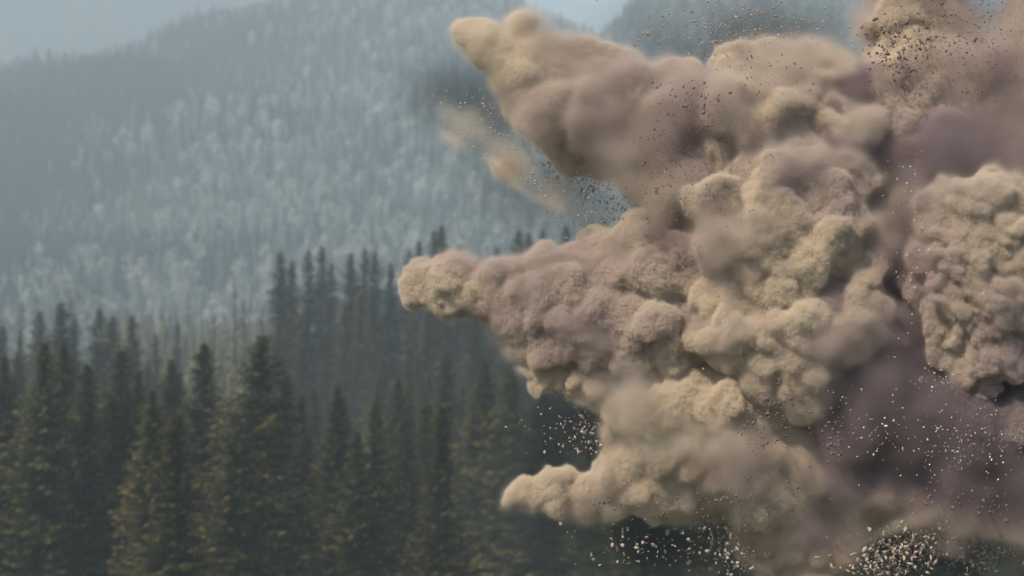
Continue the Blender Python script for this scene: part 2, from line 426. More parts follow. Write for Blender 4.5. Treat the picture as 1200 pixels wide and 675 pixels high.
# ------------------------------------------------------------------ the misty slope's forest (tens of thousands: one object)
def hill_forest():
    src = []
    for i in range(4):
        c = crown_mesh(24, (3.2, 2.6, 3.6, 2.9)[i], 90 + i, step=1.7, nb=5, stations=3, sprig=1.5, power=(.75, .6, .9, .7)[i], gap=.08)
        c2 = c.copy(); c.materials.append(NEEDLE_FAR); c2.materials.append(NEEDLE_PALE_LIT); src += [c, c2]  # each crown in a dark and a pale copy, the pale one painted as sunlit
    # a rounder broadleaf crown of leaf clumps
    r = np.random.default_rng(5); V, T, A = [], [], []
    for k in range(260):
        d = r.normal(size=3); d /= np.linalg.norm(d); rad = r.uniform(.6, 1) ** .5
        lob = 1 + .22 * math.sin(4 * math.atan2(d[1], d[0])) + .2 * d[2]
        c = d * rad * lob * np.array([4.2, 4.2, 6.5]) + np.array([0, 0, 10.5])
        e1 = r.normal(size=3); e1 /= np.linalg.norm(e1); e2 = np.cross(d, e1)
        i = len(V); V += [c + e1 * 1.1, c - e1 * .8 + e2 * .9, c - e1 * .4 - e2 * 1.1]; T.append((i, i + 1, i + 2)); A += [r.uniform(.5, 1)] * 3
    me = mesh_np('broadleaf', V, tris=T); at = me.attributes.new('tip', 'FLOAT', 'POINT'); at.data.foreach_set('value', np.array(A, np.float32))
    me.materials.append(NEEDLE_PALE_LIT); src.append(me)
    pts, var, scl = [], [], []
    N = 72000
    y = 640 + (2420 - 640) * rng.random(N) ** 1.0
    x = (rng.random(N) - .5) * y * 0.78 - y * .012
    keep = rng.random(N) < np.clip((y / 2300) ** .9, .3, 1) * np.clip(.75 + .5 * vnoise2(x / 60, y / 60, 0), .2, 1)
    x, y = x[keep], y[keep]
    # strip along the far ridge and behind
    n2 = 6000; y2 = rng.uniform(2950, 3650, n2); x2 = rng.uniform(-1150, -100, n2)
    x = np.concatenate([x, x2]); y = np.concatenate([y, y2])
    z = ground_h(x, y)
    pn = vnoise2(x / 130 + 5, y / 130, 2)
    diag = 600 + x / y * FPX + (337.5 - (z - CZ) / y * FPX)      # painted light: lower right crowns pale as if sunlit, upper left dark as shade
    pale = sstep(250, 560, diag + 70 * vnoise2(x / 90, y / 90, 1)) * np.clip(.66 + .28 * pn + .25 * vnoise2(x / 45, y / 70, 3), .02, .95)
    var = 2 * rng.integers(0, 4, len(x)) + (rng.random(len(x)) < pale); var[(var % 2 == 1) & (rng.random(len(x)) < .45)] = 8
    sc = rng.uniform(.6, 1.12, len(x)) * np.where(y > 2900, 1.15, 1)
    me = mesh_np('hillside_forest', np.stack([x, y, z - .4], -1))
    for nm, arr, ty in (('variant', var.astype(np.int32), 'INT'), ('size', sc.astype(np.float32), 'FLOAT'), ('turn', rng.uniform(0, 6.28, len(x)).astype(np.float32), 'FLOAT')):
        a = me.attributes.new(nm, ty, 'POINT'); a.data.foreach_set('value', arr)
    o = add('hillside_forest', me)
    ng = bpy.data.node_groups.new('hillside_forest', 'GeometryNodeTree')
    ng.interface.new_socket('Geometry', in_out='INPUT', socket_type='NodeSocketGeometry')
    ng.interface.new_socket('Geometry', in_out='OUTPUT', socket_type='NodeSocketGeometry')
    gi = ng.nodes.new('NodeGroupInput'); go = ng.nodes.new('NodeGroupOutput')
    join = ng.nodes.new('GeometryNodeGeometryToInstance')
    col = bpy.data.collections.new('slope_tree_shapes')
    for k, m_ in enumerate(src):
        so = bpy.data.objects.new(f'slope_tree_shape.{k:03d}', m_); col.objects.link(so)
    ci = ng.nodes.new('GeometryNodeCollectionInfo'); ci.inputs['Collection'].default_value = col
    ci.inputs['Separate Children'].default_value = True; ci.inputs['Reset Children'].default_value = True
    ip = ng.nodes.new('GeometryNodeInstanceOnPoints'); ip.inputs['Pick Instance'].default_value = True
    def att(nm, ty):
        a = ng.nodes.new('GeometryNodeInputNamedAttribute'); a.data_type = ty; a.inputs['Name'].default_value = nm
        return a.outputs['Attribute']
    cmb = ng.nodes.new('ShaderNodeCombineXYZ')
    L = ng.links.new
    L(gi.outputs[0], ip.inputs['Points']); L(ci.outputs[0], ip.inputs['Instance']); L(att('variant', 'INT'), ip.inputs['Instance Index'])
    L(att('turn', 'FLOAT'), cmb.inputs['Z']); L(cmb.outputs[0], ip.inputs['Rotation']); L(att('size', 'FLOAT'), ip.inputs['Scale'])
    L(ip.outputs[0], go.inputs[0])
    md = o.modifiers.new('trees', 'NODES'); md.node_group = ng
    tag(o, 'misty forest covering the whole mountain slope and both ridges', 'forest', kind='stuff')
hill_forest()

# ------------------------------------------------------------------ the dust
SPX = 20.0 / FPX                # metres per pixel at 20 m
def smooth_lat(shape, vox, scale, seed, lo):
    """smooth random field on a grid: cubic B-spline over a random lattice, applied axis by axis"""
    r = np.random.default_rng(seed)
    mats, dims = [], []
    for n, l in zip(shape, lo):
        c = (np.arange(n) * vox) / scale + 1
        k = int(c[-1]) + 4
        i = np.floor(c).astype(int); f = c - i
        M = np.zeros((n, k), np.float32); a = np.arange(n)
        M[a, i - 1] = (1 - f) ** 3 / 6; M[a, i] = (3 * f ** 3 - 6 * f ** 2 + 4) / 6
        M[a, i + 1] = (-3 * f ** 3 + 3 * f ** 2 + 3 * f + 1) / 6; M[a, i + 2] = f ** 3 / 6
        mats.append(M); dims.append(k)
    g = r.standard_normal(dims).astype(np.float32) * 1.9
    g = np.tensordot(mats[2], g, (1, 2))           # (nz, kx, ky)
    g = np.tensordot(mats[1], g, (1, 2))           # (ny, nz, kx)
    g = np.tensordot(mats[0], g, (1, 2))           # (nx, ny, nz)
    return g

_perm = np.random.default_rng(3).standard_normal((48, 48, 48)).astype(np.float32)
def vnoise3(P, scale, off=0.0):
    q = P / scale + off; i = np.floor(q).astype(np.int32); f = (q - i).astype(np.float32); f = f * f * (3 - 2 * f)
    x0, y0, z0 = (i % 48).T; x1, y1, z1 = ((i + 1) % 48).T
    fx, fy, fz = f.T; p = _perm
    a = p[x0, y0, z0] * (1 - fx) + p[x1, y0, z0] * fx; b = p[x0, y1, z0] * (1 - fx) + p[x1, y1, z0] * fx
    c = p[x0, y0, z1] * (1 - fx) + p[x1, y0, z1] * fx; d = p[x0, y1, z1] * (1 - fx) + p[x1, y1, z1] * fx
    return (a * (1 - fy) + b * fy) * (1 - fz) + (c * (1 - fy) + d * fy) * fz

def place(p):
    """authored (px, py, depth px, radius px) as a point of the place: further = larger offset from the axis"""
    x, y, d, r = p; k = (20 + d * SPX) / 20
    return (600 + (x - 600) * k, 337.5 + (y - 337.5) * k, d, r * k)

def sprout(puffs, seed, levels=((12, .46), (9, .45)), jitter=.4, rmin=3.0, emb=(.72, .95)):
    r = np.random.default_rng(seed); out = []; cur = [place(p) for p in puffs]; out += cur
    for n, ratio in levels:
        nxt = []
        for (x, y, d, rad) in cur:
            if rad * ratio < rmin: continue
            for _ in range(n):
                v = r.normal(size=3); v /= np.linalg.norm(v)
                if v[2] > .45: v[2] *= -1
                rr = rad * ratio * r.uniform(1 - jitter, 1 + jitter); k = rad * r.uniform(*emb)
                nxt.append((x + v[0] * k, y + v[1] * k, d + v[2] * k, rr))
        out += nxt; cur = nxt
    return out

X0, X1, Y0, Y1 = 440, 1330, -90, 770
def field(puffs, vox, warp, k_smooth, seed, pad=20):
    P = np.array(puffs, np.float32)
    lo = np.maximum((P[:, :3] - P[:, 3:4]).min(0) - pad, (X0, Y0, -260)); hi = np.minimum((P[:, :3] + P[:, 3:4]).max(0) + pad, (X1, Y1, 260))
    sh = tuple(np.ceil((hi - lo) / vox).astype(int) + 1)
    ax = [lo[i] + np.arange(sh[i], dtype=np.float32) * vox for i in range(3)]
    W = []
    for c in range(3):
        w = np.zeros(sh, np.float32)
        for j, (sc, am) in enumerate(warp): w += am * smooth_lat(sh, vox, sc, seed * 31 + c * 7 + j, lo)
        W.append(w)
    wm = sum(a for s, a in warp) * 2.0 + 2
    WX = ax[0][:, None, None] + W[0]; WY = ax[1][None, :, None] + W[1]; WZ = ax[2][None, None, :] + W[2]
    F = np.full(sh, 60.0, np.float32)
    for (x, y, z, r) in P:
        m = r + wm + 12
        a = [max(0, int((c - m - l) / vox)) for c, l in zip((x, y, z), lo)]
        b = [min(n, int((c + m - l) / vox) + 2) for c, l, n in zip((x, y, z), lo, sh)]
        if any(q <= p for p, q in zip(a, b)): continue
        s = tuple(slice(p, q) for p, q in zip(a, b))
        d = np.sqrt((WX[s] - x) ** 2 + (WY[s] - y) ** 2 + (WZ[s] - z) ** 2) - r
        f = F[s]
        h = np.maximum(k_smooth - np.abs(f - d), 0)
        F[s] = np.minimum(f, d) - h * h / (4 * k_smooth)
    return F, lo

def to_world(p):
    return np.stack([(p[:, 0] - 600) * SPX, 20 + p[:, 2] * SPX, CZ + (337.5 - p[:, 1]) * SPX], -1)

SHRINK = 9.0                    # the opaque heart lies this many px under the outer surface; a volume fills the rest
def skin(name, F, lo, vox, mat, parent, disp, seed):
    F = F.copy()
    for ax_ in range(3):                               # close the body where it leaves the grid
        s = [slice(None)] * 3; s[ax_] = 0; F[tuple(s)] = 5; s[ax_] = -1; F[tuple(s)] = 5
    g = openvdb.FloatGrid(); g.background = 60.0; g.copyFromArray(F)
    p, q = g.convertToQuads(isovalue=-SHRINK)
    # vertex normals from the field's gradient
    i = np.clip(np.round(p).astype(int), 1, np.array(F.shape) - 2)
    n = np.stack([F[i[:, 0] + 1, i[:, 1], i[:, 2]] - F[i[:, 0] - 1, i[:, 1], i[:, 2]],
                  F[i[:, 0], i[:, 1] + 1, i[:, 2]] - F[i[:, 0], i[:, 1] - 1, i[:, 2]],
                  F[i[:, 0], i[:, 1], i[:, 2] + 1] - F[i[:, 0], i[:, 1], i[:, 2] - 1]], -1)
    n /= np.linalg.norm(n, axis=1, keepdims=True) + 1e-6
    P = p * vox + lo
    d = np.zeros(len(P), np.float32)
    for j, (sc, am, mode) in enumerate(disp):
        v = vnoise3(P + vnoise3(P, sc * 2.3, 7.7)[:, None] * sc * .6, sc, seed * 3.1 + j * 11.3)
        d += am * (1.1 - 2 * np.abs(v)) if mode == 'b' else am * v
    P = P + n * d[:, None]
    me = mesh_np(name, to_world(P), quads=q[:, ::-1], smooth=True)
    o = add(name, me, mat, parent)
    return o

def dust_mat(name, tan, mauve, lo=.4, hi=.62, scale=.55, bump=.6, spots=True):
    m = NT(name); g = m.n('ShaderNodeNewGeometry'); pos = g.outputs['Position']
    f = m.noise(pos, scale, 7, .62, .6)
    c = m.ramp(f, [(lo, tan), (hi, mauve)])
    c = m.mixc(m.math('MULTIPLY', m.noise(pos, 60, 3, .6), .35), c, (tan[0] * .62, tan[1] * .6, tan[2] * .6))
    d = m.n('ShaderNodeBsdfPrincipled'); m.l(c, d.inputs['Base Color']); d.inputs['Roughness'].default_value = 1
    d.inputs['Specular IOR Level'].default_value = 0
    d.inputs['Subsurface Weight'].default_value = 0; d.inputs['Subsurface Radius'].default_value = (1, .75, .6); d.inputs['Subsurface Scale'].default_value = .05
    b = m.n('ShaderNodeBump'); b.inputs['Strength'].default_value = bump; b.inputs['Distance'].default_value = .03
    m.l(m.math('ADD', m.noise(pos, 14, 8, .68, .8), m.math('MULTIPLY', m.noise(pos, 90, 3, .7), .25)), b.inputs['Height'])
    m.l(b.outputs[0], d.inputs['Normal'])
    m.l(d.outputs[0], m.out.inputs['Surface'])
    return m.m

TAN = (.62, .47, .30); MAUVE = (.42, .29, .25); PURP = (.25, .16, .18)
M_PLUME = dust_mat('tan_mauve_dust', TAN, MAUVE)
M_CREAM = dust_mat('cream_dust', (.66, .52, .34), (.5, .37, .28), .45, .72)
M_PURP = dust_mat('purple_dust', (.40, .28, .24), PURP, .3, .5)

FAM = {
 'A': dict(name='upper_plume', puffs=[(540,31,0,8),(552,38,0,12),(570,44,0,19),(562,58,0,12),(590,72,0,22),(612,36,12,12),(622,74,0,21),(622,92,0,28),(612,118,0,17),(655,106,0,33),(645,135,0,36),(692,94,6,26),
      (690,130,0,46),(668,168,0,22),(735,116,6,34),(735,150,0,48),(712,180,0,22),(775,132,6,32),(775,175,0,50),(800,115,0,28),(760,222,0,26),(800,220,0,50),(820,150,0,34)],
      vox=2.0, warp=((55, 7), (22, 3.2)), k=16, disp=((16, 1.6, 'n'), (7, .9, 'b'), (3.5, .5, 'n')), mat=M_PLUME, levels=((12, .30), (12, .36)), emb=(.76, .9)),
 'B': dict(name='middle_plume', puffs=[(490,338,0,12),(491,350,0,11),(500,326,0,12),(515,345,0,22),(522,364,0,10),(536,318,0,18),(550,305,0,10),(545,348,0,21),(575,340,0,26),(600,345,0,28),(592,370,0,17),(622,350,0,34),(636,303,0,14),
      (632,328,0,26),(662,345,0,42),(622,388,0,20),(645,405,0,25),(700,322,0,34),(700,385,0,52),(718,300,0,26),(750,310,-10,46),(760,380,-10,62),(765,268,0,22),(800,310,0,50),(820,390,0,50)],
      vox=2.0, warp=((45, 5.5), (18, 3.6), (9, 1.3)), k=13, disp=((14, 1.6, 'b'), (7, .9, 'b'), (3.5, .5, 'n')), mat=M_PLUME, levels=((16, .28), (13, .38)), emb=(.78, .92)),
 'C': dict(name='lower_plume', puffs=[(595,589,0,7),(608,584,0,13),(628,580,0,19),(650,572,0,21),(664,556,0,8),(655,586,0,15),(690,578,0,22),(725,556,0,32),(748,530,0,38),(762,560,0,40),(722,592,0,15),(760,592,0,18),(800,560,0,48),(836,585,0,20),(800,596,0,18),
      (800,520,-6,60),(860,540,-8,66),(905,575,-6,58),(850,480,-10,56),(925,520,-14,60),(770,500,0,34),(900,620,6,32),(930,630,6,40),(955,655,6,38),(945,700,6,44),(950,760,6,46),(980,620,6,36),(1010,596,10,34),(1040,580,16,34),(800,490,10,50),(860,500,0,60)],
      vox=2.0, warp=((60, 6), (22, 3.4), (10, 1.5)), k=10, disp=((18, 1.2, 'n'), (7, .7, 'n'), (3.5, .4, 'n')), mat=M_CREAM, levels=((14, .26), (10, .36)), emb=(.78, .9)),
 'K': dict(name='frilled_band', puffs=[(625,428,0,14),(640,432,0,17),(620,412,0,9),(660,440,0,16),(690,446,0,22),(722,455,0,28),(755,462,0,38),(800,470,0,46),(740,478,-10,26),(780,485,-16,44),(835,475,-22,54),(700,440,-8,26)],
      vox=1.7, warp=((30, 4), (11, 3.2), (6, 1.5)), k=8, disp=((9, 1.4, 'b'), (5, .9, 'b'), (3, .4, 'n')), mat=M_CREAM, levels=((16, .36), (12, .42)), emb=(.72, .9)),
 'D': dict(name='central_billow', puffs=[(846,72,10,11),(862,66,10,10),(880,76,10,16),(903,62,10,14),(930,80,10,16),(960,86,10,14),(872,105,10,30),(905,95,10,32),(945,105,10,36),(985,110,10,32),(870,160,-20,46),(925,160,-20,46),(980,165,-15,42),(870,235,-60,46),(925,235,-70,48),(965,215,-60,38),(862,290,-60,40),(905,300,-80,50),
      (955,290,-85,42),(850,345,-50,34),(835,385,-45,30),(880,380,-70,48),(930,370,-85,46),(975,350,-90,34),(900,425,-60,38),(950,425,-70,38),(990,420,-60,34),(985,245,-100,14),(1003,262,-112,10),(968,262,-112,12),(950,275,-115,13),(1012,318,-105,14),(1030,355,-98,15),(1000,345,-108,16),(985,385,-108,18),(1010,410,-98,16),(960,405,-108,18),(1040,395,-80,14),(935,250,-112,14),(920,330,-125,14),(1022,300,-96,10),(1000,300,-90,20),(992,275,-105,11),(978,292,-108,12),(1010,340,-90,18),(1015,380,-80,24),(1025,420,-60,24),(1030,330,-50,24),(1035,250,-20,30)],
      vox=1.8, warp=((70, 9), (26, 6), (11, 2.2)), k=13, disp=((12, 1.8, 'b'), (6, 1.0, 'b'), (3, .5, 'n')), mat=M_CREAM, levels=((16, .30), (14, .38), (4, .5)), emb=(.78, .95)),
 'E': dict(name='right_billow', puffs=[(1110,262,-110,28),(1150,245,-115,34),(1190,250,-110,34),(1100,310,-105,26),(1135,300,-125,38),(1180,300,-120,42),(1090,345,-95,18),(1125,350,-120,32),(1165,350,-125,36),(1205,350,-115,42),(1105,390,-100,24),
      (1145,395,-115,32),(1185,400,-115,30),(1125,430,-105,22),(1145,450,-100,20),(1240,300,-100,50),(1245,400,-100,44),(1215,250,-100,30)],
      vox=1.8, warp=((60, 6), (22, 4), (10, 2.0)), k=2.5, disp=((11, 1.7, 'b'), (6, 1.0, 'b'), (3, .5, 'n')), mat=M_CREAM, levels=((15, .45), (10, .45), (5, .5))),
 'F': dict(name='spray_column', puffs=[(1060,-40,20,34),(1100,-40,20,34),(1056,15,10,24),(1075,20,10,34),(1105,20,10,24),(1058,60,10,26),(1085,75,0,40),(1115,60,10,24),(1045,110,0,34),(1090,125,-10,46),(1140,110,0,44),(1175,100,0,42),(1225,90,0,50),(1215,50,10,30),(1250,20,10,48)],
      vox=2.0, warp=((50, 8), (20, 4.5)), k=16, disp=((14, 1.4, 'n'), (6, .9, 'n'), (3.2, .6, 'n')), mat=M_PLUME, levels=((8, .36), (6, .36))),
 'H': dict(name='purple_core', puffs=[(830,220,40,62),(860,330,60,90),(850,430,40,62),(950,200,60,110),(1060,200,40,100),(960,380,40,120),(1060,330,30,100),(1090,430,20,100),(1010,490,10,84),(1100,490,-20,80),(1150,500,-60,48),(1012,588,-30,22),(1055,570,-50,22),(1110,574,-50,18),(1155,588,-60,20),(1200,594,-60,20),(1250,598,-60,24),(1130,560,-50,36),(1080,555,-40,34),(1190,560,-60,40),(1250,550,-60,44),(1205,505,-60,50),(1100,480,-50,44),(1045,470,-40,50),(1060,540,10,46),(1130,550,0,52),(1190,530,-10,76),(1180,180,20,90),(1250,300,20,120),(1260,480,0,90),(1250,580,10,60),(990,560,10,52),(910,490,30,66),(1045,580,20,22),(1130,580,10,24),(1180,590,10,26),(1235,596,10,32),(1095,572,16,26)],
      vox=2.6, warp=((80, 10), (30, 6), (12, 2)), k=18, disp=((22, 2.0, 'n'), (9, 1.2, 'n'), (4.5, .6, 'n')), mat=M_PURP, levels=((14, .24), (10, .36)), emb=(.78, .9)),
}
cloud = empty('dust_cloud', (3.2, 20, CZ - 3.0))
tag(cloud, 'huge tan and purple dust burst throwing three plumes to the left', 'dust cloud')
FIELDS = {}
for fi, (k, f) in enumerate(FAM.items()):
    pf = sprout(f['puffs'], 40 + fi, f['levels'], emb=f.get('emb', (.72, .95)))
    F, lo = field(pf, f['vox'], f['warp'], f['k'], 5 + fi)
    o = skin(f['name'], F, lo, f['vox'], f['mat'], cloud, f['disp'], fi)
    o.matrix_parent_inverse = Matrix.Translation(-Vector(cloud.location))
    FIELDS[k] = (F, lo, f['vox'])
    print('DUST', k, F.shape, len(o.data.polygons))

# ---- loose dust hanging round the cloud: one density grid, drawn as a real volume
VV = 2.0
VLO = np.array([X0 + 15, Y0 + 20, -178.0]); VHI = np.array([X1 - 10, Y1 - 10, 84.0])
VS = tuple(((VHI - VLO) / VV).astype(int) + 1)
def sample_to(F, lo, vox):
    """a family's field, linearly resampled on the common grid; far away = 60"""
    out = np.full(VS, 60.0, np.float32); G = F; sl = []
    for i in range(3):
        c = (VLO[i] + np.arange(VS[i]) * VV - lo[i]) / vox
        ok = (c >= 0) & (c < F.shape[i] - 1.001); a = np.nonzero(ok)[0]; sl.append(slice(a[0], a[-1] + 1))
        c = c[ok]; j = np.floor(c).astype(int); f = (c - j).astype(np.float32)
        sh = [1, 1, 1]; sh[i] = -1; f = f.reshape(sh)
        G = np.take(G, j, axis=i) * (1 - f) + np.take(G, j + 1, axis=i) * f
    out[tuple(sl)] = G
    return out
n1 = smooth_lat(VS, VV, 42, 901, VLO); n2 = smooth_lat(VS, VV, 18, 902, VLO); n3 = smooth_lat(VS, VV, 8, 903, VLO)
wisp = np.clip(.55 + .32 * n1 + .25 * n2 + .2 * n3, 0, 1.6)
n4 = smooth_lat(VS, VV, 4.6, 904, VLO)
wmod = np.clip(np.exp(.75 * n1 + .25 * n2), .45, 2.8)
rough = .8 * n2 + 1.0 * n3 + 1.0 * n4 + .5 * np.random.default_rng(5).standard_normal(VS, dtype=np.float32); del n4
gran = 52 * np.exp(.30 * n3 + .55 * np.random.default_rng(6).standard_normal(VS, dtype=np.float32))
RG = dict(A=.8, B=1, C=.7, K=.9, D=.75, E=.85, F=1.0, H=.8)
# share of purple: powder colour and painted cleft shade, per body and per place (0 cream ... 1 purple)
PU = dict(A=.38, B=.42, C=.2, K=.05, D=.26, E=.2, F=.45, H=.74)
pur = np.zeros(VS, np.float32); best = np.full(VS, 1e-9, np.float32)
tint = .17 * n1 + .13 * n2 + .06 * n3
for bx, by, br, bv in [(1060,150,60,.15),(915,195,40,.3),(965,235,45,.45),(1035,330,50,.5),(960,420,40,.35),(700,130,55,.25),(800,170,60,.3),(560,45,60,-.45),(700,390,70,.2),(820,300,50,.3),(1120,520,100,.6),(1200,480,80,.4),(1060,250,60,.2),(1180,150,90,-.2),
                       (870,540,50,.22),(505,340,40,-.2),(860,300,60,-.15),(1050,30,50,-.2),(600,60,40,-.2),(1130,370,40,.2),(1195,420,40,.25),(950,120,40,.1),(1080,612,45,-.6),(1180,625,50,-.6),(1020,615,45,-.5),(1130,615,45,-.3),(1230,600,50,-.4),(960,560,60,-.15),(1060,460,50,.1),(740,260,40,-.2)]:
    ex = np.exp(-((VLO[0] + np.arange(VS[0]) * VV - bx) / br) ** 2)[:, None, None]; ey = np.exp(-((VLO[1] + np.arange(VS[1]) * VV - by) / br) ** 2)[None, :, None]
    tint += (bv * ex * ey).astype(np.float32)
dens = np.zeros(VS, np.float32)
for k, w, amp in (('A', 3.4, 18), ('B', 1.6, 16), ('C', 2.0, 16), ('K', 1.6, 16), ('D', 3.2, 16), ('E', 1.6, 14), ('F', 3.6, 16), ('H', 5.5, 16)):
    F = sample_to(*FIELDS[k])
    F = F + rough * RG[k]
    pu = np.clip(PU[k] + tint, 0, 1)
    body = gran * np.clip((1.0 - F) / 2.6, 0, 1) * (F < 45)
    fr = np.where(F < 0, 1, {'H': .95, 'F': .75}.get(k, .5)).astype(np.float32); tot = np.maximum(body, amp * np.exp(-np.maximum(F, 0) / (w * wmod)) * (F < 45) * np.clip(wisp, .25, 1.3))
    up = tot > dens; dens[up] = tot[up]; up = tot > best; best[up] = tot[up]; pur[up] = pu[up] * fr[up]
    del tot, up, body, pu, fr
gx = (VLO[0] + np.arange(VS[0]) * VV)[:, None, None]; gy = (VLO[1] + np.arange(VS[1]) * VV)[None, :, None]; gz = (VLO[2] + np.arange(VS[2]) * VV)[None, None, :]
def soft(x, y, d, rx, ry, rd, amp, ang=0, thr=.3, thr2=0):
    c, s = math.cos(R(ang)), math.sin(R(ang))
    u = ((gx - x) * c + (gy - y) * s) / rx; v = (-(gx - x) * s + (gy - y) * c) / ry; w = (gz - d) / rd
    q = np.clip(1 - np.sqrt(u * u + v * v + w * w) + .22 * n1 * .6 + .12 * n2, 0, 1)
    return amp * q * q * (3 - 2 * q) * np.clip(wisp - thr, thr2, 1.2)
for a in [(526,162,0,46,15,20,30,34,.2,.28),(540,145,0,50,34,20,15,34,.15,.4),(522,128,0,26,34,20,9,0,.2,.28),(596,208,0,66,9,14,26,42,.2,.28),(605,190,0,66,34,20,13,40,.15,.4),(655,222,0,60,34,20,12,25,.15,.4),(640,236,0,44,12,14,16,28,.2,.28),(612,20,10,20,22,20,9,0),(696,48,10,20,18,20,8,0),(645,45,10,30,16,20,4,10),(600,165,5,110,60,30,4,35),
          (690,215,10,70,40,30,2.6,0),(860,70,10,30,26,25,6,0),(900,62,10,26,24,25,6,0),(850,95,10,30,20,20,5,0),(1170,40,10,40,40,30,3,0),(1020,60,0,26,50,25,4,0),(960,75,10,60,26,25,5,0),
          (880,640,0,50,30,25,4,30),(1046,604,-70,74,14,25,20,-22,.15,.2),(1150,612,-80,84,15,25,20,5,.15,.2),(1100,592,-30,50,14,25,8,-10),(1215,614,-80,60,16,25,20,0,.15,.2),(785,80,10,40,30,20,6,30),(700,505,0,30,30,20,1.2,0),(770,215,-50,110,70,50,5,40),(700,385,-60,90,60,40,5,20),(830,500,-70,120,60,60,9,0),(970,530,-60,90,80,60,8,0),(930,600,-50,70,70,50,7,0),(900,130,-60,80,50,50,6,0),(850,300,-110,50,90,40,6,0),(1060,300,-60,50,140,60,5,0),(1100,90,-50,110,60,50,5,0),(600,345,-30,60,30,30,3,0),(900,340,-130,120,130,50,2.2,0),(1020,420,-90,70,110,50,3,0),(760,440,-70,100,60,50,6,0),(800,560,-60,110,50,40,6,0),(1040,250,-70,50,90,60,6,0),(680,110,-50,80,60,40,3,20)]:
    if a[2] <= -50: a = a[:6] + (a[6] * .6,) + a[7:]
    dens += soft(*a)
dens[dens < .03] = 0
for _ in range(2):
    for ax_ in range(3):
        q = pur.copy(); a_ = [slice(None)] * 3; b_ = [slice(None)] * 3
        a_[ax_] = slice(1, None); b_[ax_] = slice(None, -1)
        q[tuple(a_)] += pur[tuple(b_)]; q[tuple(b_)] += pur[tuple(a_)]; pur = q / 3
pur = np.clip(pur + .02, .01, 1)
for s in (0, -1):
    dens[s] = 0; dens[:, s] = 0; dens[:, :, s] = 0

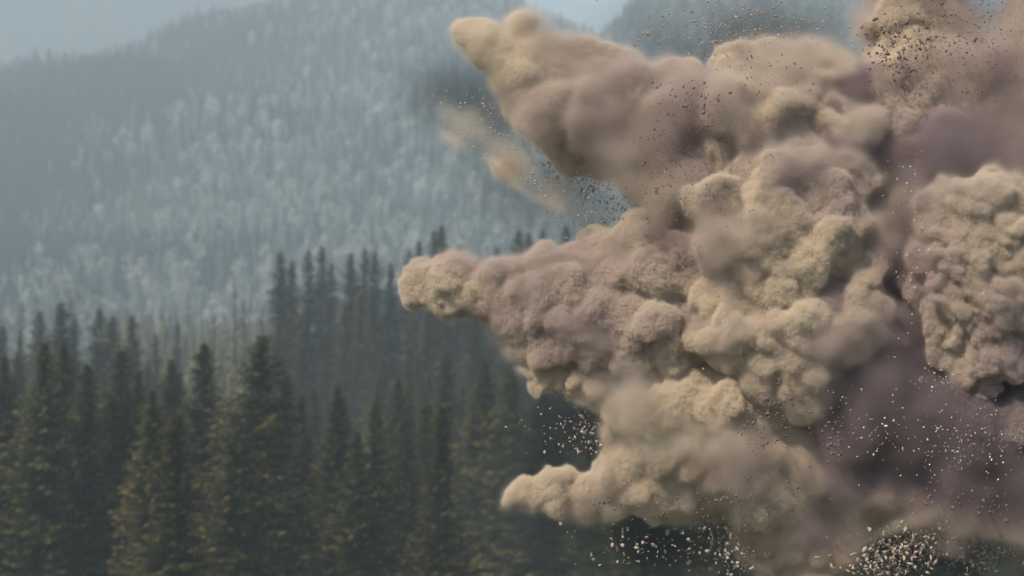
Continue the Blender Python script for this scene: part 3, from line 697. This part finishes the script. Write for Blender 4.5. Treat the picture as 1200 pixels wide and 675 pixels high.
def volume_object(name, dens, mat, VV=VV, VLO=VLO, extra=None):
    # the grid rides on a point mesh; a Volume Cube node reads it back voxel by voxel
    sx, sy, sz = dens.shape
    me = bpy.data.meshes.new(name)
    me.vertices.add(dens.size)
    co = np.zeros((dens.size, 3), np.float32); me.vertices.foreach_set('co', co.ravel())
    a = me.attributes.new('grid', 'FLOAT', 'POINT'); a.data.foreach_set('value', np.ascontiguousarray(dens).ravel())
    if extra is not None:
        a = me.attributes.new('share', 'FLOAT', 'POINT'); a.data.foreach_set('value', np.ascontiguousarray(extra).ravel())
    o = add(name, me)
    ng = bpy.data.node_groups.new(name, 'GeometryNodeTree')
    ng.interface.new_socket('Geometry', in_out='INPUT', socket_type='NodeSocketGeometry')
    ng.interface.new_socket('Geometry', in_out='OUTPUT', socket_type='NodeSocketGeometry')
    N = ng.nodes.new; L = ng.links.new
    gi = N('NodeGroupInput'); go = N('NodeGroupOutput')
    vc = N('GeometryNodeVolumeCube')
    # grid axes (px right, px down, depth) -> world (x, -z, y)
    lo = to_world(np.array([[VLO[0], VLO[1], VLO[2]]]))[0]
    hi = to_world(np.array([[VLO[0] + (sx - 1) * VV, VLO[1] + (sy - 1) * VV, VLO[2] + (sz - 1) * VV]]))[0]
    vc.inputs['Min'].default_value = (lo[0], lo[1], hi[2]); vc.inputs['Max'].default_value = (hi[0], hi[1], lo[2])
    vc.inputs['Resolution X'].default_value = sx; vc.inputs['Resolution Y'].default_value = sz; vc.inputs['Resolution Z'].default_value = sy
    pos = N('GeometryNodeInputPosition'); sep = N('ShaderNodeSeparateXYZ'); L(pos.outputs[0], sep.inputs[0])
    st = VV * SPX
    def M(op, a, b=None):
        m = N('ShaderNodeMath'); m.operation = op
        for s, v in ((0, a), (1, b)):
            if v is None: continue
            if hasattr(v, 'is_linked'): L(v, m.inputs[s])
            else: m.inputs[s].default_value = v
        return m.outputs[0]
    ix = M('ROUND', M('DIVIDE', M('SUBTRACT', sep.outputs[0], float(lo[0])), st))
    iy = M('ROUND', M('DIVIDE', M('SUBTRACT', float(lo[2]), sep.outputs[2]), st))
    iz = M('ROUND', M('DIVIDE', M('SUBTRACT', sep.outputs[1], float(lo[1])), st))
    def IM(op, a, b):
        m = N('FunctionNodeIntegerMath'); m.operation = op
        for s, v in ((0, a), (1, b)):
            if hasattr(v, 'is_linked'): L(v, m.inputs[s])
            else: m.inputs[s].default_value = v
        return m.outputs[0]
    idx = IM('ADD', IM('MULTIPLY', IM('ADD', IM('MULTIPLY', ix, sy), iy), sz), iz)
    na = N('GeometryNodeInputNamedAttribute'); na.data_type = 'FLOAT'; na.inputs['Name'].default_value = 'grid'
    si = N('GeometryNodeSampleIndex'); si.data_type = 'FLOAT'; si.domain = 'POINT'
    L(gi.outputs[0], si.inputs['Geometry']); L(na.outputs['Attribute'], si.inputs['Value']); L(idx, si.inputs['Index'])
    L(si.outputs[0], vc.inputs['Density'])
    out = vc.outputs[0]
    if extra is not None:                              # second grid: purple share, powder colour and painted shade
        na2 = N('GeometryNodeInputNamedAttribute'); na2.data_type = 'FLOAT'; na2.inputs['Name'].default_value = 'share'
        si2 = N('GeometryNodeSampleIndex'); si2.data_type = 'FLOAT'; si2.domain = 'POINT'
        L(gi.outputs[0], si2.inputs['Geometry']); L(na2.outputs['Attribute'], si2.inputs['Value']); L(idx, si2.inputs['Index'])
        v2 = N('GeometryNodeVolumeCube')
        for nm in ('Min', 'Max', 'Resolution X', 'Resolution Y', 'Resolution Z'): v2.inputs[nm].default_value = vc.inputs[nm].default_value
        L(si2.outputs[0], v2.inputs['Density'])
        gg = N('GeometryNodeGetNamedGrid'); gg.inputs['Name'].default_value = 'density'; L(v2.outputs[0], gg.inputs['Volume'])
        sg = N('GeometryNodeStoreNamedGrid'); sg.inputs['Name'].default_value = 'purple'; L(out, sg.inputs['Volume']); L(gg.outputs['Grid'], sg.inputs['Grid'])
        out = sg.outputs[0]
    sm = N('GeometryNodeSetMaterial'); sm.inputs['Material'].default_value = mat
    L(out, sm.inputs[0]); L(sm.outputs[0], go.inputs[0])
    me.materials.append(mat)
    md = o.modifiers.new('grid', 'NODES'); md.node_group = ng
    return o

def vol_mat(name, color, aniso=0.0, dens=1.0, absorb=(0, 0, 0)):
    m = NT(name); p = m.n('ShaderNodeVolumePrincipled')
    p.inputs['Color'].default_value = (*color, 1); p.inputs['Anisotropy'].default_value = aniso
    p.inputs['Density'].default_value = dens; p.inputs['Absorption Color'].default_value = (*absorb, 1)
    m.l(p.outputs[0], m.out.inputs['Volume']); return m.m
lm = vol_mat('loose_dust', (.8, .7, .6), .0)
_t = lm.node_tree; _p = _t.nodes['Principled Volume']
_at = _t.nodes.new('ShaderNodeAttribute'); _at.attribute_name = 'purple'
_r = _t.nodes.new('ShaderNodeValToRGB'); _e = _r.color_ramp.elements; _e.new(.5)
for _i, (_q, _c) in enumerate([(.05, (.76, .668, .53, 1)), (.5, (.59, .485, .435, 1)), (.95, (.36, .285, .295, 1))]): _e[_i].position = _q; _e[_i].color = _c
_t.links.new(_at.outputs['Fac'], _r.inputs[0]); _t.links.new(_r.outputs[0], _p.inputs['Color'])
veil = volume_object('dust_veil', dens.astype(np.float32), lm, VV, VLO, pur.astype(np.float32))
tag(veil, 'loose tan and purple dust drifting round the edges of the burst', 'dust veil', kind='stuff')

# an added thin dark halo behind the burst, there to dim the background
SV = 7.0; SLO = np.array([430., -100., 92.]); SS = (130, 128, 24)
sx_, sy_, sz_ = [(SLO[i] + np.arange(SS[i]) * SV) for i in range(3)]
sx_ = sx_[:, None, None]; sy_ = sy_[None, :, None]; sz_ = sz_[None, None, :]
smn = smooth_lat(SS, SV, 45, 77, SLO)
sm = np.zeros(SS, np.float32)
for x, y, rx, ry, am in [(520,90,55,45,1.0),(575,130,60,60,1.1),(660,225,80,50,1.3),(600,60,40,50,.5),(850,30,110,60,1.6),(960,40,70,60,1.4),(1165,10,50,40,1.2),(640,50,90,30,.25),(620,330,60,50,.5),(690,500,80,70,1.8),(640,600,90,60,1.4),
                         (780,650,140,50,2.2),(1080,650,120,60,2.2),(560,380,60,50,.9),(1200,660,80,50,2.0)]:
    q = ((sx_ - x) / rx) ** 2 + ((sy_ - y) / ry) ** 2 + ((sz_ - 165) / 55) ** 2
    sm += am * np.exp(-q * 1.3) * np.clip(1 + .35 * smn, .3, 2)
sm[sm < .04] = 0
for q_ in (0, -1): sm[q_] = 0; sm[:, q_] = 0; sm[:, :, q_] = 0
halo = volume_object('dark_halo', sm, vol_mat('thin_dark_halo', (.10, .115, .115), 0), SV, SLO)
tag(halo, 'thin dark halo added behind the burst to dim the background', 'halo', kind='stuff')

# ------------------------------------------------------------------ clods and crumbs thrown out by the burst
def plain(name, col, rough=.95):
    m = NT(name); g = m.n('ShaderNodeNewGeometry'); p = m.n('ShaderNodeBsdfPrincipled')
    m.l(m.mixc(m.noise(g.outputs['Position'], 40, 4), [c * .65 for c in col], [min(1, c * 1.25) for c in col]), p.inputs['Base Color'])
    p.inputs['Roughness'].default_value = rough; m.l(p.outputs[0], m.out.inputs['Surface']); return m.m
CLOD = [plain('pale_clod', (.36, .285, .22)), plain('dark_clod', (.13, .085, .085)), plain('rust_clod', (.30, .17, .11)), plain('bright_grain', (.62, .53, .40), .6)]
def clod_shape(seed):
    import bmesh
    r = np.random.default_rng(seed); bm = bmesh.new(); bmesh.ops.create_icosphere(bm, subdivisions=1, radius=1)
    st = np.array([1, r.uniform(.5, .95), r.uniform(.45, .8)]); ph = r.uniform(0, 6, 3)
    for v in bm.verts:
        c = np.array(v.co); k = 1 + .25 * math.sin(c[0] * 3 + ph[0]) + .22 * math.sin(c[1] * 4 + ph[1]) + r.normal(0, .12)
        v.co = Vector(c * st * k)
    V = np.array([v.co[:] for v in bm.verts]); bm.verts.index_update(); T = np.array([[v.index for v in f.verts] for f in bm.faces]); bm.free()
    return V, T
SH = [clod_shape(i) for i in range(7)]
SHM = {}
# region: centre x, y, spread x, y, angle, depth range, count, size px (min, max), stretch, material, how many of the largest are single things, label, group
REG = [
 (760,640,80,22,5,(-30,30),110,(1.0,3.2),1.6,0,24,'pale clod flying under the lower plume against the black wood','pale clods under the lower plume'),
 (855,640,48,26,20,(-40,30),300,(.8,3.8),1.8,0,26,'pale clod in the spray where the dust tail leaves the lower plume','pale clods beside the dust tail'),
 (1045,650,54,26,-25,(-75,0),900,(.6,3.6),1.7,0,46,'pale clod in the dense lacy spray right of the dust tail','pale clods right of the dust tail'),
 (1090,622,26,24,80,(-75,0),240,(1.0,3.0),1.8,0,10,'pale clod rising in the peak of spray under the purple dust','pale clods in the peak of spray'),
 (1155,645,26,40,80,(-75,0),420,(.6,3.0),1.6,0,12,'pale clod in the ragged string of spray near the lower right corner','pale clods near the lower right corner'),
 (690,505,34,24,10,(-20,20),150,(.9,2.6),2.0,0,24,'pale clod drifting in the dark gap between the middle and lowest plumes','pale clods between the plumes'),
 (645,500,34,34,0,(-20,20),22,(.9,2.0),1.4,0,6,'small pale clod on the outer edge of the dark gap between the plumes','outer pale clods between the plumes'),
 (650,205,66,28,32,(-20,30),620,(.5,1.8),1.4,0,16,'tiny tan clod in the thin veil between the upper and middle plumes','tan clods in the veil'),
 (560,140,44,30,30,(-20,30),170,(.7,1.7),1.2,0,8,'tiny tan clod beside the detached yellow wisp','tan clods by the yellow wisp'),
 (720,215,44,26,30,(-20,30),420,(.8,2.0),1.8,0,12,'tan clod streaming off the underside of the upper plume','tan clods under the upper plume'),
 (700,258,44,16,0,(-20,30),150,(.7,1.6),1.3,0,4,'tan clod over the spruce tops between the plumes','tan clods over the spruce tops'),
 (860,40,110,42,0,(-20,60),620,(.6,2.0),1.3,2,14,'rusty speck in the dark gap above the central billow','rusty specks above the central billow'),
 (900,50,110,42,0,(-20,60),520,(.5,1.8),1.3,0,8,'tan speck in the dark gap above the central billow','tan specks above the central billow'),
 (1165,14,26,16,0,(-20,40),40,(.8,1.8),1.3,0,2,'tan speck in the small notch at the top right','tan specks in the top right notch'),
 (1050,60,34,30,60,(-90,-50),170,(.9,2.8),1.5,1,26,'dark crumb on the pale left side of the tall dust column','dark crumbs on the dust column'),
 (1100,50,40,46,60,(-100,-60),220,(.7,2.0),1.6,1,8,'dark crumb on the brown right side of the tall dust column','dark crumbs right on the dust column'),
 (820,125,40,24,30,(-110,-70),110,(.8,2.4),1.7,1,12,'dark crumb at the saddle between upper plume and central billow','dark crumbs in the saddle'),
 (900,85,60,30,10,(-110,-70),70,(.7,1.8),1.5,1,6,'dark crumb on the top of the central billow','dark crumbs on the central billow'),
 (780,200,50,60,40,(-110,-70),260,(.6,1.5),2.2,1,2,'dark grain on the root of the upper plume','dark grains on the upper plume'),
 (900,490,36,26,-30,(-150,-110),130,(.9,2.8),1.4,1,18,'dark crumb on the cream dust over the lower plume','dark crumbs over the lower plume'),
 (975,510,12,34,0,(-150,-110),46,(.9,3.2),1.6,1,8,'dark crumb in the upright streak left of the purple hollow','dark crumbs in the streak'),
 (880,590,60,34,-20,(-120,-80),110,(.8,2.2),1.7,1,6,'dark crumb along the lower edge of the lower plume','dark crumbs on the lower plume'),
 (740,600,60,10,10,(-80,-60),22,(.9,2.2),2.0,1,3,'dark sliver along the rim of the lower plume','dark slivers on the lower plume'),
 (1150,590,60,20,0,(-120,-90),110,(.9,2.8),1.4,1,4,'dark crumb on the pale fringe of dust at the lower right','dark crumbs on the lower right fringe'),
 (1180,600,70,26,0,(-90,-40),420,(.7,2.4),1.5,0,6,'pale crumb thickening the fringe of dust at the lower right edge','pale crumbs on the lower right fringe'),
 (1160,60,60,60,70,(-90,-50),420,(.5,1.5),1.6,1,2,'fine dark grain on the upper right dust','dark grains on the upper right dust'),
 (850,200,60,110,0,(-150,-110),160,(.5,1.3),1.6,1,2,'fine dark grain on the left flank of the central billow','dark grains on the central flank'),
 (1130,520,60,40,0,(-190,-150),190,(.5,1.15),1.5,3,4,'bright grain shining before the purple hollow','bright grains before the purple hollow'),
 (1095,440,22,14,0,(-190,-170),34,(.6,1.6),1.4,3,6,'bright grain below the right billow','bright grains below the right billow'),
 (1020,500,50,44,0,(-180,-150),70,(.5,1.5),1.8,3,4,'bright grain falling left of the purple hollow','bright grains left of the purple hollow'),
 (1065,250,20,110,0,(-190,-150),60,(.5,1.1),1.5,3,2,'bright grain in the dark cleft beside the right billow','bright grains in the cleft'),
 (930,330,160,130,0,(-210,-180),46,(.5,1.1),1.3,3,0,'',''),
 (720,330,110,60,0,(-120,-100),16,(.5,1.1),1.3,3,0,'',''),
]
bigV, bigT, bigM = [], [], []; vo = 0; n_single = 0
cr = np.random.default_rng(12)
for (cx, cy_, sx, sy, ang, (d0, d1), n, (s0, s1), stretch, mt, nsing, lab, grp) in REG:
    items = []
    for _ in range(n):
        u, v = cr.normal(0, .62, 2); c, s_ = math.cos(R(ang)), math.sin(R(ang))
        x = cx + u * sx * c - v * sy * s_; y = cy_ + u * sx * s_ + v * sy * c; d = cr.uniform(d0, d1)
        px, py, _, _ = place((x, y, d, 1)); w = to_world(np.array([[px, py, d]]))[0]
        sz = (s0 + (s1 - s0) * cr.random() ** 2.6) * SPX
        rot = Matrix.Rotation(cr.uniform(0, 6.28), 3, 'X') @ Matrix.Rotation(cr.uniform(0, 6.28), 3, 'Y') @ Matrix.Rotation(cr.uniform(0, 6.28), 3, 'Z')
        items.append((sz, w, rot, cr.integers(0, 7), cr.uniform(1, stretch)))
    items.sort(key=lambda t: -t[0])
    for i, (sz, w, rot, sh, st) in enumerate(items):
        if i < nsing:
            key = (mt, int(sh))
            if key not in SHM:
                me = mesh_np('dust_clod', SH[sh][0], tris=SH[sh][1], smooth=True); me.materials.append(CLOD[mt]); SHM[key] = me
            nm = ('dust_clod', 'dark_crumb', 'rust_speck', 'bright_grain')[mt]
            o = bpy.data.objects.new(nm, SHM[key]); COL.objects.link(o)
            o.location = w; o.scale = (sz * st, sz, sz); o.rotation_euler = rot.to_euler()
            tag(o, lab, ('clod', 'crumb', 'speck', 'grain')[mt], grp); n_single += 1
        else:
            Vv, Tt = SH[sh]; P = (np.array(rot) @ (Vv * np.array([sz * st, sz, sz])).T).T + w
            bigV.append(P); bigT.append(Tt + vo); bigM.append(np.full(len(Tt), mt)); vo += len(Vv)
me = mesh_np('flying_crumbs', np.concatenate(bigV), tris=np.concatenate(bigT), smooth=True)
for m_ in CLOD: me.materials.append(m_)
me.polygons.foreach_set('material_index', np.concatenate(bigM).astype(np.int32))
tag(add('flying_crumbs', me), 'countless tiny crumbs and grains of dirt flying round the burst', 'dirt crumbs', kind='stuff')
print('CLODS', n_single, len(bigV))

# ------------------------------------------------------------------ haze over the valley
hz_m = vol_mat('valley_haze', (.70, .80, .83), .0, 1.0)
hz_m.node_tree.nodes['Principled Volume'].inputs['Density'].default_value = .00053
HB = [(-3600, -60, -40), (3600, 7000, 900)]
hv = [(HB[i][0], HB[j][1], HB[k][2]) for i in (0, 1) for j in (0, 1) for k in (0, 1)]
hq = [(0, 1, 3, 2), (4, 6, 7, 5), (0, 4, 5, 1), (2, 3, 7, 6), (0, 2, 6, 4), (1, 5, 7, 3)]
hz = add('haze', mesh_np('haze', hv, quads=hq), hz_m)
tag(hz, kind='stuff')
print('TRIS', sum(sum(1 for _ in m_.polygons) for m_ in bpy.data.meshes))
